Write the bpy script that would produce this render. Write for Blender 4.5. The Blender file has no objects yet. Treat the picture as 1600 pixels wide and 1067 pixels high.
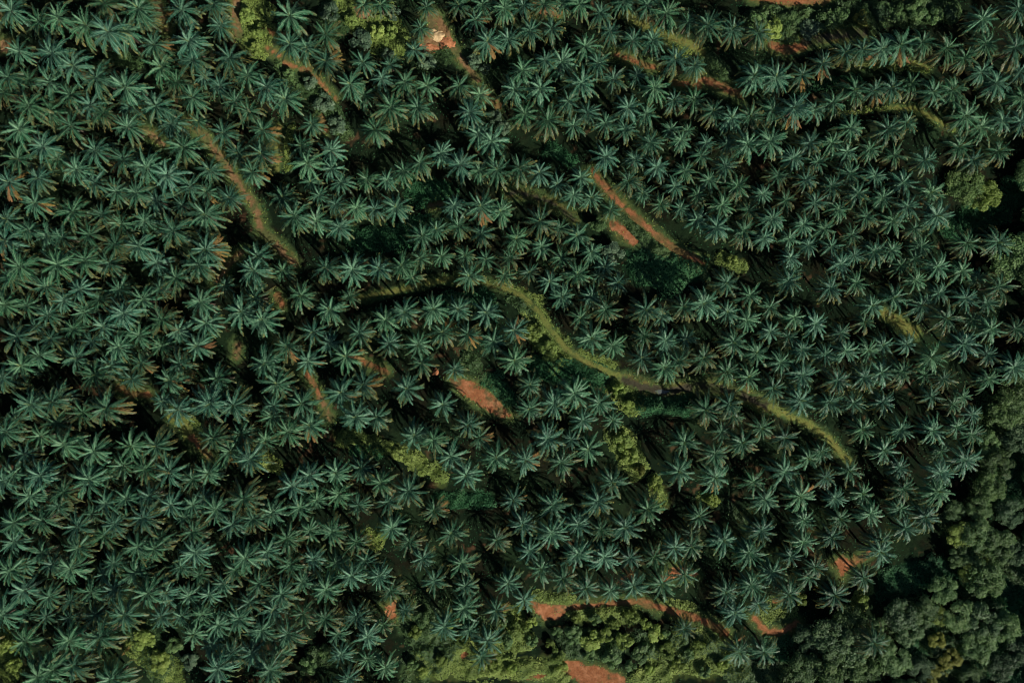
"""Oil-palm plantation seen from straight above: contour rows of palms, earth tracks, shrubs and a strip of forest."""
import bpy, math, random
import numpy as np

R0 = np.random.default_rng(7)
random.seed(7)
S = bpy.context.scene
COL = S.collection

# ------------------------------------------------------------------ survey data (photo pixels, 1600 x 1067)
PALMS = """
16,16 60,33 90,28 129,38 162,8 212,8 228,30 282,17 332,8 452,28 566,8 594,8 666,10 716,8 740,32 754,6 788,12 818,8 850,6 878,6 906,6 938,20 976,2
1012,8 1041,20 1075,34 1536,30 1592,14 164,52 197,52 238,69 294,65 343,40 448,66 482,74 507,53 648,76 658,46 760,62 794,61 828,48 862,44 914,72 954,48
989,62 1020,62 1111,40 1145,46 1180,51 1350,76 1376,74 1410,72 1444,70 1476,74 1542,68 1588,74 28,80 79,84 114,102 249,105 300,94 358,90 386,118
510,93 566,98 610,100 816,110 852,94 878,96 934,98 996,118 1053,94 1087,104 1210,116 1254,116 1288,98 1320,84 1508,90 1535,112 1594,112 4,144 10,120
43,124 76,128 108,148 148,120 196,128 276,128 298,154 318,120 342,134 366,158 416,136 444,156 546,128 568,148 596,122 632,128 669,133 714,132 750,148
804,140 844,138 888,158 908,130 958,124 1023,138 1054,156 1084,158 1179,120 1334,146 1364,140 1398,138 1426,132 1456,140 1488,144 1558,130 1598,152
44,166 78,172 109,195 140,164 160,176 198,198 202,166 241,165 268,192 312,186 386,174 484,194 610,168 652,168 734,176 819,178 856,188 896,196 918,176
946,192 982,168 1010,178 1114,174 1142,186 1172,178 1208,172 1242,172 1274,172 1302,160 1416,190 1508,176 1534,198 1568,188 1596,190 28,202 66,229
148,235 285,225 348,208 373,239 406,206 474,225 517,235 586,206 689,239 748,210 768,221 976,202 1016,223 1048,202 1064,219 1074,204 1104,223 1136,225
1168,225 1204,221 1266,223 1300,223 1324,237 1330,200 1360,233 1388,202 1498,231 1564,237 22,247 59,277 88,247 118,265 192,249 228,261 260,273 329,265
393,271 406,241 476,255 517,263 630,267 656,255 718,257 749,267 778,267 812,265 844,271 908,277 946,245 992,249 1026,261 1070,267 1096,243 1134,259
1216,275 1240,247 1278,253 1328,271 1368,275 1398,243 1444,251 1526,251 12,283 54,315 146,285 180,299 212,301 244,313 296,291 323,301 359,309 440,309
484,285 498,305 523,319 532,285 573,281 604,281 872,285 896,305 924,305 981,281 1008,301 1033,313 1055,291 1090,305 1108,281 1152,291 1192,303
1228,313 1260,281 1274,317 1300,291 1340,303 1380,309 1412,285 1452,297 8,343 112,331 158,335 188,349 224,345 284,321 318,337 462,335 494,345 530,355
556,325 586,325 618,325 709,321 716,353 749,321 782,325 844,345 874,357 956,327 1064,325 1090,343 1120,355 1128,321 1170,329 1208,341 1256,351
1290,357 1312,327 1354,339 1396,345 1420,323 1430,357 1462,333 10,373 40,361 74,369 96,371 138,367 178,381 216,385 270,361 318,385 406,399 656,371
680,361 693,397 724,399 752,365 808,373 846,385 900,371 922,393 1162,361 1194,371 1234,373 1264,383 1300,385 1332,367 1336,399 1366,393 1394,391
1440,385 1512,379 1560,375 16,434 30,417 88,413 132,407 170,411 244,411 274,434 310,413 394,423 440,421 514,423 550,421 590,421 628,419 644,430
658,401 734,430 758,405 788,430 796,403 828,421 876,403 902,430 936,430 946,415 1232,439 1236,403 1240,423 1314,413 1408,415 1430,405 1432,438
1466,417 1504,423 1530,434 6,476 40,478 70,448 98,470 124,452 154,468 186,452 222,468 249,450 312,472 350,448 400,464 468,461 545,463 860,440 878,464
924,464 964,444 1098,476 1133,440 1172,462 1298,450 1338,442 1364,478 1398,464 1440,478 1468,458 1510,466 1542,474 1562,448 54,510 74,492 114,514
130,488 160,510 192,490 252,500 278,516 318,506 374,488 410,502 490,516 512,484 602,500 634,486 674,486 717,484 760,490 808,512 906,496 946,484
1006,484 1034,494 1072,482 1138,488 1168,500 1204,480 1204,518 1242,496 1274,506 1350,506 1478,496 1520,500 1550,514 1588,514 26,526 62,556 76,530
118,558 142,534 184,542 216,524 252,540 308,540 446,540 514,536 542,558 561,520 608,536 652,538 690,524 730,526 770,534 802,556 926,526 958,540
1006,524 1040,532 1074,528 1098,556 1144,534 1182,552 1232,526 1254,546 1290,554 1314,520 1322,548 1360,544 1380,538 1416,538 1456,558 1506,538
1544,554 4,590 30,569 146,588 172,570 206,594 218,564 266,596 280,568 344,592 414,570 430,598 483,562 660,570 710,580 1000,560 1037,578 1064,566
1136,578 1170,590 1220,566 1254,586 1310,594 1350,590 1378,582 1410,580 1446,586 1476,592 1546,592 1586,574 46,630 80,626 96,618 166,632 250,628
324,630 364,626 426,634 470,630 530,616 572,600 634,606 694,634 826,602 826,636 866,630 898,614 936,630 1104,636 1138,634 1204,608 1246,622 1294,632
1334,630 1380,628 1456,620 1490,632 1506,620 8,675 24,657 88,661 128,645 280,645 336,677 379,677 424,651 450,675 486,665 554,651 586,653 726,661
910,657 958,657 1128,675 1146,651 1192,665 1344,671 1408,671 1458,673 1496,667 1520,647 1520,679 36,709 62,681 100,695 145,705 208,693 244,695 356,705
390,717 414,687 648,681 677,687 704,713 748,685 772,717 818,717 856,685 892,687 924,703 1074,689 1118,709 1160,693 1232,687 1266,715 1284,705 1384,699
1472,705 1508,719 4,751 20,741 62,743 138,749 170,743 192,727 226,733 262,737 300,749 324,735 456,759 482,743 524,735 566,735 596,755 726,743 876,723
956,753 1056,737 1114,741 1178,753 1226,737 1290,745 1328,735 1406,731 1470,739 46,775 90,791 98,769 164,787 196,779 232,775 266,789 300,789 318,777
336,797 380,779 468,793 494,781 528,773 560,789 606,785 638,767 676,797 800,781 864,789 934,783 1016,793 1196,781 1248,771 1306,779 1344,771 1408,795
1412,763 1466,773 20,817 64,813 120,823 142,803 162,837 178,819 222,809 286,809 300,831 362,819 394,811 424,801 484,829 518,831 612,825 704,837
816,817 862,833 904,819 940,827 978,825 1080,835 1092,807 1190,829 1256,813 1298,839 1310,809 1360,803 1416,825 1448,807 20,847 64,864 121,856 214,854
240,858 250,843 304,864 382,872 417,862 448,841 489,874 556,847 570,876 638,847 660,872 776,841 827,860 902,866 944,870 984,872 1022,868 1055,858
1083,856 1128,849 1170,864 1236,870 1256,847 1369,864 1378,845 14,892 38,882 80,882 109,888 161,898 177,880 210,894 282,886 310,898 349,912 368,890
404,912 453,882 471,910 526,880 548,900 592,900 678,908 721,880 727,916 795,910 846,888 880,904 916,914 990,916 1033,912 1067,904 1174,914 1206,894
1262,906 1274,882 1349,900 36,923 75,933 109,939 141,925 177,921 230,927 258,927 294,931 326,929 389,941 427,953 439,929 473,959 509,921 610,923
632,953 725,951 773,955 815,935 954,923 1131,925 1184,943 1234,931 1306,931 4,961 40,961 71,963 107,965 149,961 157,999 191,961 250,963 282,963
302,993 314,961 340,977 372,967 409,985 449,991 507,967 526,991 556,963 574,995 598,977 694,979 733,985 1073,983 1151,961 38,1003 107,1001 332,1007
362,1021 393,1021 435,1023 532,1023 574,1031 753,1025 761,1001 1155,1019 1198,1015 1367,1005 58,1058 81,1047 113,1041 173,1062 340,1045 421,1047
544,1060 602,1043
"""
# yellowed or orange fronds seen in the photo
DRY = """205,205 275,18 264,68 120,107 60,45 425,206 530,85 522,70 772,87 758,30 820,70 760,152 920,145 855,205 982,135 1255,140 1285,125
1240,195 1080,185 1320,125 1365,85 1410,95 1560,20 1370,150 8,290 18,300 57,317 20,275 100,385 5,388 425,250 402,275 335,375 338,395
335,318 475,355 575,230 748,333 665,262 1445,307 1430,365 1115,368 1030,395 50,430 283,443 340,450 338,545 575,555 495,565 452,550
540,620 590,600 810,515 815,500 700,513 745,542 275,600 228,573 10,590 170,632 205,640 1540,520 1170,600 107,710 77,755 12,757 150,750
182,793 213,790 135,830 80,820 175,840 300,795 245,705 205,735 355,720 380,690 440,805 395,768 485,840 495,755 485,670 830,725 842,712
770,690 820,780 695,795 660,840 1180,705 1265,760 1120,765 1070,845 15,895 120,858 250,855 255,865 150,940 10,962 125,1050 205,1060
270,930 400,875 470,895 430,858 530,875 560,900 525,920 610,975 460,990 450,1020 390,1055 365,1040 425,985 737,950 795,952 645,945
650,960 985,895 470,945"""

def pts(s):
    return np.array([[float(v) for v in t.split(',')] for t in s.split()])

# name, soil kind, half-width in px, polyline
TRACKS = [
    ('dirt_track', 'tan', 5.5, '296,190 320,213 345,247 366,278 392,314 404,338 406,358 424,374 442,394 460,412'),
    ('dirt_track', 'tan', 4.5, '228,205 240,214 255,226'),
    ('dirt_track', 'tan', 6, '243,-40 246,6 251,26 262,44'),
    ('dirt_track', 'tan', 6.5, '372,-40 370,6 366,28 372,52'),
    ('dirt_track', 'red', 3.5, '412,46 426,52'), ('dirt_track', 'red', 3.5, '418,76 436,88'), ('dirt_track', 'red', 3, '444,100 462,105'),
    ('dirt_track', 'red', 3.5, '472,108 482,110'), ('dirt_track', 'red', 2.6, '490,120 503,132 513,145 524,155'),
    ('dirt_track', 'red', 4.5, '503,184 508,204'),
    ('dirt_track', 'tan', 4.5, '706,72 722,94 735,110 747,126'),
    ('dirt_track', 'red', 5, '752,140 766,158 780,165'),
    ('dirt_track', 'red', 5, '926,268 945,291 962,312 984,332 1008,352 1028,370 1046,384 1070,398 1098,411'),
    ('dirt_track', 'shade_soil', 4, '795,302 818,303 838,308 862,318 880,330 896,342'),
    ('dirt_track', 'tan', 4, '672,322 690,318'),
    ('grass_track', 'grass', 4.0, '560,466 606,458 642,449 672,441 702,436 752,440 784,448 818,464 842,488 862,517 884,545 914,565 944,578 976,592'),
    ('dirt_track', 'shade_soil', 7, '976,594 1004,606 1040,612 1088,604 1130,608 1170,621 1204,637'),  # shade over this stretch is painted in as dark soil
    ('grass_track', 'grass', 5, '1204,637 1240,652 1268,666 1292,683 1312,706 1328,722'),
    ('grass_track', 'grass', 9, '1384,492 1406,505 1428,520'),
    ('grass_track', 'grass', 5, '982,24 1008,44 1040,57 1068,66 1098,82'),
    ('dirt_track', 'red', 3.5, '962,86 984,92 1004,102 1022,106'),
    ('dirt_track', 'red', 4, '1052,130 1072,132 1092,134'),
    ('dirt_track', 'red', 6, '1096,124 1116,131 1134,138 1158,147'),
    ('dirt_track', 'red', 7, '1206,72 1228,78 1254,72'),
    ('dirt_track', 'shade_soil', 7, '1256,66 1300,56 1350,50'),  # shaded terrace strip, its darkness painted into the soil colour
    ('dirt_track', 'red', 7, '1176,-6 1230,2 1284,0 1300,-8'),
    ('grass_track', 'grass', 2.2, '1336,104 1380,97 1424,98 1450,108'),
    ('grass_track', 'grass', 2.6, '1392,168 1430,171 1462,187 1486,202'),
    ('dirt_track', 'red', 4, '566,566 586,572 604,580'),
    ('dirt_track', 'red', 3.6, '480,584 490,600 498,616'), ('dirt_track', 'tan', 4.5, '500,622 508,636 516,654'),
    ('dirt_track', 'tan', 5, '372,538 370,556'),
    ('dirt_track', 'red', 4, '186,606 204,616 234,616'),
    ('grass_track', 'grass', 9, '270,650 290,666 298,680'), ('dirt_track', 'red', 6, '300,684 309,695'), ('dirt_track', 'red', 3.5, '318,704 327,713'),
    ('dirt_track', 'red', 4, '894,948 930,945 962,942 1004,940'),
    ('dirt_track', 'red', 5.5, '1004,940 1038,951 1074,961 1098,969 1120,980 1136,990'),
    ('dirt_track', 'red', 6, '1180,966 1194,984 1216,988 1246,974'),
    ('dirt_track', 'red', 5, '434,462 440,476'),
    ('grass_track', 'grass', 5, '437,198 434,230 432,262'),
    ('dirt_track', 'red', 5, '1330,880 1352,868 1368,850'),
    ('dirt_track', 'tan', 4, '338,440 358,412 378,394'),
]
# bare earth banks: name, kind, polygon
BANKS = [
    ('red_earth', 'red', '702,590 722,592 746,598 768,612 784,630 800,650 786,652 762,640 738,628 716,612'),
    ('red_earth', 'red', '830,940 866,944 898,946 886,957 872,967 852,969 838,958'),
    ('red_earth', 'red', '950,342 964,346 984,362 1000,378 990,384 974,374 958,358'),
    ('red_earth', 'red', '872,1030 890,1032 920,1038 950,1046 976,1060 980,1100 916,1100 900,1062 882,1050'),
    ('red_earth', 'tan', '664,18 686,22 694,40 704,56 708,68 690,76 668,80 656,84 660,66 670,52 668,36'),
    ('red_earth', 'red', '1024,908 1040,896 1052,884 1068,884 1092,900 1080,904 1056,900 1040,910'),
    ('red_earth', 'red', '718,1024 728,1016 734,1022 722,1032'),
    ('red_earth', 'red', '820,1058 838,1052 856,1054 842,1061'),
    ('red_earth', 'tan', '552,12 582,10 574,30 556,28'),
    ('red_earth', 'tan', '0,6 9,10 7,32 0,40'),
    ('red_earth', 'red', '1300,878 1318,868 1330,884 1316,902'),
    ('red_earth', 'red', '1206,938 1232,930 1230,940 1210,944'),
    ('red_earth', 'tan', '0,60 16,64 12,78 0,82'),
    ('red_earth', 'red', '600,946 618,940 620,962 606,968'),
    ('red_earth', 'red', '834,0 862,6 880,18 872,28 842,22'),
]
# low leafy cover: tone, half-width px, polyline
COVER = [
    ('mid', 34, '1500,820 1540,900 1520,960', 2.8), ('mid', 34, '1420,960 1470,1000 1500,1050', 2.6), ('mid', 34, '1290,1010 1350,1020 1330,1060', 2.4), ('mid', 26, '1545,640 1550,720 1530,790', 2.6), ('dark', 34, '1560,960 1590,1040', 2.6),
    ('mid', 20, '1180,30 1260,34 1340,26 1480,18', 1.8), ('mid', 30, '650,960 690,1000 650,1050', 1.0), ('lime', 20, '680,1010 780,1010', .9), ('lime', 24, '1100,990 1150,1040', 1.0), ('lime', 20, '210,1010 270,1050', 1.2), ('mid', 18, '1090,1000 1130,1020', 1.4),
    ('mid', 20, '1560,850 1590,900', 2.0), ('lime', 9, '1534,800 1538,900', 3.2), ('mid', 18, '700,950 760,990', 1.0), ('mid', 24, '1150,1050 1240,1060', 1.4),
    ('lime', 26, '398,6 396,40 400,68'), ('mid', 10, '436,100 466,136 480,146'), ('mid', 16, '494,140 512,172 536,204'),
    ('lime', 22, '540,14 566,36'), ('lime', 30, '600,40 606,60'), ('lime', 9, '622,78 618,84'), ('mid', 20, '512,16 528,44'),
    ('mid', 18, '670,92 700,84'), ('mid', 14, '738,92 756,112'), ('mid', 10, '768,178 790,200'), ('lime', 8, '455,200 446,235 450,262'),
    ('mid', 14, '1106,92 1130,112 1126,118'), ('lime', 9, '1034,68 1072,82'), ('mid', 18, '1176,36 1210,52 1232,60'),
    ('lime', 14, '1216,34 1240,58'), ('mid', 20, '1260,36 1300,30'), ('mid', 22, '1330,22 1400,20 1480,16'),
    ('mid', 14, '985,350 1010,375 1030,392'), ('dark', 30, '1000,415 1050,432 1076,418'), ('lime', 12, '1130,404 1158,414'),
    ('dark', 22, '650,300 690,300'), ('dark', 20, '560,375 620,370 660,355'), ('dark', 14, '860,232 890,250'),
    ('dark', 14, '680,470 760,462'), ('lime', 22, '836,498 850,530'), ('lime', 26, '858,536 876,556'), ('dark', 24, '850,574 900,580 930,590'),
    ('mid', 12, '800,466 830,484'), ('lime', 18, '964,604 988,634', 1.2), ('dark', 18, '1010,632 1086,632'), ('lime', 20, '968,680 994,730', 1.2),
    ('lime', 12, '1022,752 1036,784'), ('mid', 10, '1146,796 1160,816'), ('lime', 10, '1100,776 1112,784'),
    ('lime', 13, '402,716 430,730', 1.4), ('lime', 16, '538,684 588,694 606,700', 1.4), ('lime', 14, '622,706 668,730 690,748', 1.4),
    ('lime', 12, '584,850 596,830'), ('lime', 10, '560,836 596,836'), ('dark', 14, '560,700 590,708'), ('dark', 14, '690,780 760,780'),
    ('mid', 26, '640,970 680,1010', 1.6), ('lime', 26, '660,1040 760,1040', 1.5), ('lime', 24, '800,970 810,1000', 1.5), ('lime', 22, '800,1040 870,1050', 1.5),
    ('lime', 14, '900,960 990,962', 1.5), ('mid', 26, '900,1000 960,1010', 1.6), ('mid', 22, '1010,1000 1060,1010', 1.6), ('lime', 32, '1040,1030 1120,1030', 1.5),
    ('lime', 16, '1000,1056 1040,1060', 1.5), ('lime', 10, '840,930 890,938'), ('lime', 10, '1040,944 1080,950'), ('lime', 12, '1190,964 1240,954'),
    ('lime', 12, '1340,946 1356,920'), ('mid', 26, '220,990 250,1040'), ('lime', 20, '4,1000 16,1050'), ('mid', 16, '490,1030 520,1020'),
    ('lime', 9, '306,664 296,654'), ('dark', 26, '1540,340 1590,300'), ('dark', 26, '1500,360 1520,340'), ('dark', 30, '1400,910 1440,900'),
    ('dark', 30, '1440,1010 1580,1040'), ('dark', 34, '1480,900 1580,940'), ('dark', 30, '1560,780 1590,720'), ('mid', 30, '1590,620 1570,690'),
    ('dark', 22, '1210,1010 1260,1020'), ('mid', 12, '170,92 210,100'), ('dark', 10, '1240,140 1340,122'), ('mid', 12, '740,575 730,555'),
    ('mid', 9, '756,590 770,612'), ('dark', 20, '770,600 790,620'), ('lime', 4, '1332,102 1450,110'), ('lime', 4, '1310,176 1400,168'),
    ('lime', 4, '1430,172 1490,202'), ('mid', 12, '966,332 1004,374', .4), ('lime', 12, '1180,30 1214,50', 1.2), ('mid', 14, '1010,372 1034,396', .5), ('mid', 8, '1112,470 1090,400'), ('lime', 7, '780,440 850,470'), ('lime', 7, '905,552 960,570'),
]
# x, y, radius px, tone, height m
TREES = """1508,292,25,olive,8 1541,304,22,lime,10 1586,398,32,mid,10 1562,432,16,mid,7 1590,602,26,olive,9 1576,642,26,olive,9 1546,694,17,mid,7
1562,722,22,olive,8 1592,682,20,dark,8 1552,760,20,olive,8 1532,792,17,mid,7 1503,836,19,lime,6 1534,834,22,mid,8 1582,802,19,dark,7
1562,852,24,olive,8 1592,864,18,dark,7 1500,872,15,mid,6 1542,906,26,olive,9 1476,922,20,mid,7 1450,956,20,mid,7 1412,962,22,grey,8
1424,992,18,grey,7 1472,962,13,lime,6 1502,962,22,mid,8 1540,972,24,grey,9 1576,982,20,mid,8 1466,1002,12,yellow,6 1488,1032,15,yellow,6
1464,1058,14,yellow,5 1532,1012,22,mid,8 1592,1022,20,dark,7 1562,1046,18,dark,7 1520,1058,16,mid,6 1442,1046,18,dark,6 1402,1032,22,mid,7
1366,984,17,mid,7 1328,976,23,olive,8 1300,1002,27,grey,9 1338,1016,24,grey,9 1302,1046,26,olive,9 1350,1052,22,olive,8 1384,1010,14,mid,6
1262,998,18,dark,6 1262,1042,20,mid,7 1494,800,14,mid,5 1516,896,13,lime,6"""
SHRUBS = """515,20,15,blue 564,62,18,blue 606,86,10,blue 612,20,12,blue 549,30,11,lime 590,50,12,lime 612,48,11,lime 484,128,11,blue 507,160,16,blue
527,194,15,blue 450,116,10,mid 385,24,12,lime 405,48,12,lime 398,74,10,lime 668,95,14,blue 740,95,12,blue 757,108,9,blue 774,181,12,blue
786,199,12,blue 934,350,13,mid 955,396,18,blue 836,520,15,lime 856,546,17,lime 974,688,15,lime 986,714,13,lime 1001,735,9,yellow 1026,760,13,lime
1114,781,11,lime 1184,32,17,mid 1210,46,16,lime 1236,30,14,mid 1266,46,17,blue 1292,30,17,mid 1314,24,14,mid 1346,28,13,yellow 1376,20,13,dark
1402,20,16,mid 1432,18,17,mid 1462,22,15,mid 1486,20,12,dark 896,990,16,mid 922,1002,17,lime 946,994,12,lime 974,1002,14,lime 986,964,12,lime
1002,1022,17,mid 1026,990,15,lime 1042,1016,14,lime 1062,984,12,lime 810,984,15,lime 790,1002,13,mid 832,1002,10,mid 660,966,13,mid 650,988,11,lime
772,1042,10,lime 870,1026,13,lime 956,1028,15,mid 224,1000,18,lime 250,1032,18,lime 272,1008,13,mid 296,1032,13,blue 10,1010,12,lime 20,1042,12,lime
482,1040,15,mid 510,1018,12,mid 1252,938,10,lime 1350,938,9,lime 738,958,8,lime 966,612,11,lime 982,634,10,lime 1145,408,9,lime
1010,976,10,lime 1040,992,9,mid 960,976,9,lime 930,966,10,mid 900,966,8,lime 870,986,9,mid 860,1006,8,lime 880,1042,9,lime 920,1024,10,mid 985,1040,10,mid
1016,1046,9,lime 1060,1040,11,lime 1090,1010,11,lime 1102,1050,10,mid 1130,1040,9,lime 1076,1022,9,mid 700,976,9,lime 720,1000,9,lime 690,1032,10,lime
660,1050,9,lime 800,1046,8,lime 830,972,9,lime 785,974,9,mid 764,1000,9,lime 644,1040,9,mid"""
FALLEN = '1322,876,140 1336,886,95 1120,1000,60 1146,1004,40 1256,560,100 178,792,80 190,1024,45 262,70,15 360,408,50 1118,560,55 700,588,30 652,68,25 318,866,60'
# findable places used to tell one palm, tree or shrub from the next
MARKS = [
    ('the cream sand heap', 683, 58), ('the tan top-edge track', 249, 20), ('the brown left track', 392, 318), ('the brown track\'s top', 304, 198),
    ('the small reddish puddle', 1033, 612), ('the yellow shrub thicket', 604, 56), ('the red zigzag track', 496, 122), ('the red central track', 984, 332),
    ('the red bank', 976, 364), ('the dark green hollow', 1040, 425), ('the grassy track\'s bend', 842, 488), ('the grassy track\'s top', 702, 436),
    ('the lime shrub patch', 852, 536), ('the red gully', 748, 612), ('the tiny orange heap', 681, 580), ('the grassy track\'s end', 1316, 708),
    ('the isolated grass strip', 1406, 505), ('the rounded tree pair', 1526, 298), ('the triangular red bank', 862, 954), ('the orange track corner', 1098, 969),
    ('the red right-angle track', 1206, 986), ('the left grassy opening', 180, 86), ('the yellow grass strip', 434, 230), ('the green-red clearing', 296, 672),
    ('the orange soil streak', 206, 616), ('the lime shrub ledge', 576, 690), ('the tall shrub column', 984, 704), ('the bluish leafy shrub', 955, 396),
    ('the red top-right patch', 1118, 132), ('the orange cut bank', 1232, 78), ('the big mid-green shrubbery', 1330, 28), ('the orange fan clearing', 502, 622),
    ('the small ochre opening', 370, 550), ('the dark right gap', 1540, 350), ('the forest edge shrubs', 1496, 836), ('the bottom-left thicket', 240, 1010),
    ('the dark central hollow', 620, 370), ('the shaded track bend', 820, 304), ('the bottom red patch', 920, 1052), ('the pinkish fallen fronds', 1328, 880),
    ('the red corner speck', 439, 470), ('the curved grass ledge', 1440, 178), ('the upper grass ledge', 1390, 98), ('the small red fleck', 1120, 560),
    ('the left-edge orange flecks', 20, 300), ('the dark left gap', 90, 590), ('the dark lower gap', 760, 775), ('the grass-edged shaded track', 1170, 621),
    ('the lime ledge shrub', 1026, 762), ('the lone lower red bank', 1060, 892),
]

# ------------------------------------------------------------------ camera geometry and terrain
WID = 320.0
HCAM = WID * 24.0 / 36.0
MPP = WID / 1600.0

def hashn(ix, iy, seed):
    h = (ix.astype(np.int64) * 374761393 + iy.astype(np.int64) * 668265263 + seed * 974634777) & 0x7fffffff
    h = ((h ^ (h >> 13)) * 1274126177) & 0x7fffffff
    h = (h ^ (h >> 16)) & 0xffff
    return h / 65535.0

def vn(x, y, scale, seed=0):
    x = np.asarray(x, float) / scale; y = np.asarray(y, float) / scale
    ix = np.floor(x); iy = np.floor(y); fx = x - ix; fy = y - iy
    fx = fx * fx * (3 - 2 * fx); fy = fy * fy * (3 - 2 * fy)
    a = hashn(ix, iy, seed); b = hashn(ix + 1, iy, seed); c = hashn(ix, iy + 1, seed); d = hashn(ix + 1, iy + 1, seed)
    return (a * (1 - fx) + b * fx) * (1 - fy) + (c * (1 - fx) + d * fx) * fy

ADDED_RIDGES = [(3.6, 13, '985,632 1040,640 1100,634 1160,645 1196,660'), (3.0, 13, '560,492 640,482 700,474 735,478'), (2.6, 15, '520,412 560,408 620,402 690,392'),
          (2.6, 13, '985,478 1060,472 1120,452'), (2.6, 12, '1270,98 1330,86 1400,80 1450,84'), (2.4, 12, '1240,154 1330,138 1420,132 1480,150'),
          (2.4, 12, '1260,214 1340,200 1420,190 1450,200'), (2.6, 12, '800,268 860,262 900,286'), (2.6, 13, '520,742 600,740 650,768'), (2.6, 14, '20,646 100,626 170,642'),
          (2.4, 13, '150,694 220,686 260,700'), (2.4, 13, '640,336 700,326 780,330'), (2.4, 13, '400,760 440,746 500,746')]
def ground(x, y):
    x = np.asarray(x, float); y = np.asarray(y, float)
    sh = x.shape; x = np.atleast_1d(x); y = np.atleast_1d(y)
    z = 2.2 * np.sin(x * .021 + .6) * np.cos(y * .027 - .4) + 1.2 * np.sin(x * .011 - y * .043 + 1.0)
    z = z + .35 * (vn(x, y, 9, 3) - .5) + .12 * (vn(x, y, 2.2, 4) - .5)
    px = 800 + x / MPP; py = 533.5 - y / MPP
    for hgt, sg, ln in ADDED_RIDGES:                                  # banks and terrace lips along the contour rows, added to cast shade
        line = np.array([[float(v) for v in t.split(',')] for t in ln.split()])
        m = (px > line[:, 0].min() - 60) & (px < line[:, 0].max() + 60) & (py > line[:, 1].min() - 60) & (py < line[:, 1].max() + 60)
        if m.any():
            d = np.zeros(x.shape); d[m] = hgt * np.exp(-(seg_dist(px[m], py[m], line) / sg) ** 2)
            z = z + d
    z = z - 7.0 * np.exp(-(((x - 150) / 16) ** 2 + ((y - 38) / 22) ** 2))      # ravine by the right edge
    return z.reshape(sh)

def to_world(px, py, h=0.0):
    """photo pixel -> point on the ground under something h metres tall whose top shows at that pixel"""
    px = np.asarray(px, float); py = np.asarray(py, float)
    u = (px - 800) * MPP; v = (533.5 - py) * MPP
    x, y = u, v
    for _ in range(4):
        k = 1 - (ground(x, y) + h) / HCAM
        x = u * k; y = v * k
    return x, y, ground(x, y)

def to_px(x, y, z):
    k = 1 / (1 - z / HCAM)
    return 800 + x * k / MPP, 533.5 - y * k / MPP

def seg_dist(px, py, line):
    d = np.full(px.shape, 1e9)
    for a, b in zip(line[:-1], line[1:]):
        ab = b - a; L = max(ab @ ab, 1e-9)
        t = np.clip(((px - a[0]) * ab[0] + (py - a[1]) * ab[1]) / L, 0, 1)
        d = np.minimum(d, np.hypot(px - a[0] - t * ab[0], py - a[1] - t * ab[1]))
    return d

def in_poly(px, py, poly):
    r = np.zeros(px.shape, bool)
    n = len(poly)
    for i in range(n):
        x1, y1 = poly[i]; x2, y2 = poly[(i + 1) % n]
        c = ((y1 > py) != (y2 > py)) & (px < (x2 - x1) * (py - y1) / (y2 - y1 + 1e-12) + x1)
        r ^= c
    return r

# ------------------------------------------------------------------ materials
def new_mat(name):
    m = bpy.data.materials.new(name); m.use_nodes = True
    nt = m.node_tree; b = nt.nodes['Principled BSDF']
    return m, nt, b

def node(nt, t, **kw):
    n = nt.nodes.new(t)
    for k, v in kw.items():
        if k in n.inputs.keys() if hasattr(n.inputs, 'keys') else False:
            n.inputs[k].default_value = v
        else:
            setattr(n, k, v)
    return n

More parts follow.
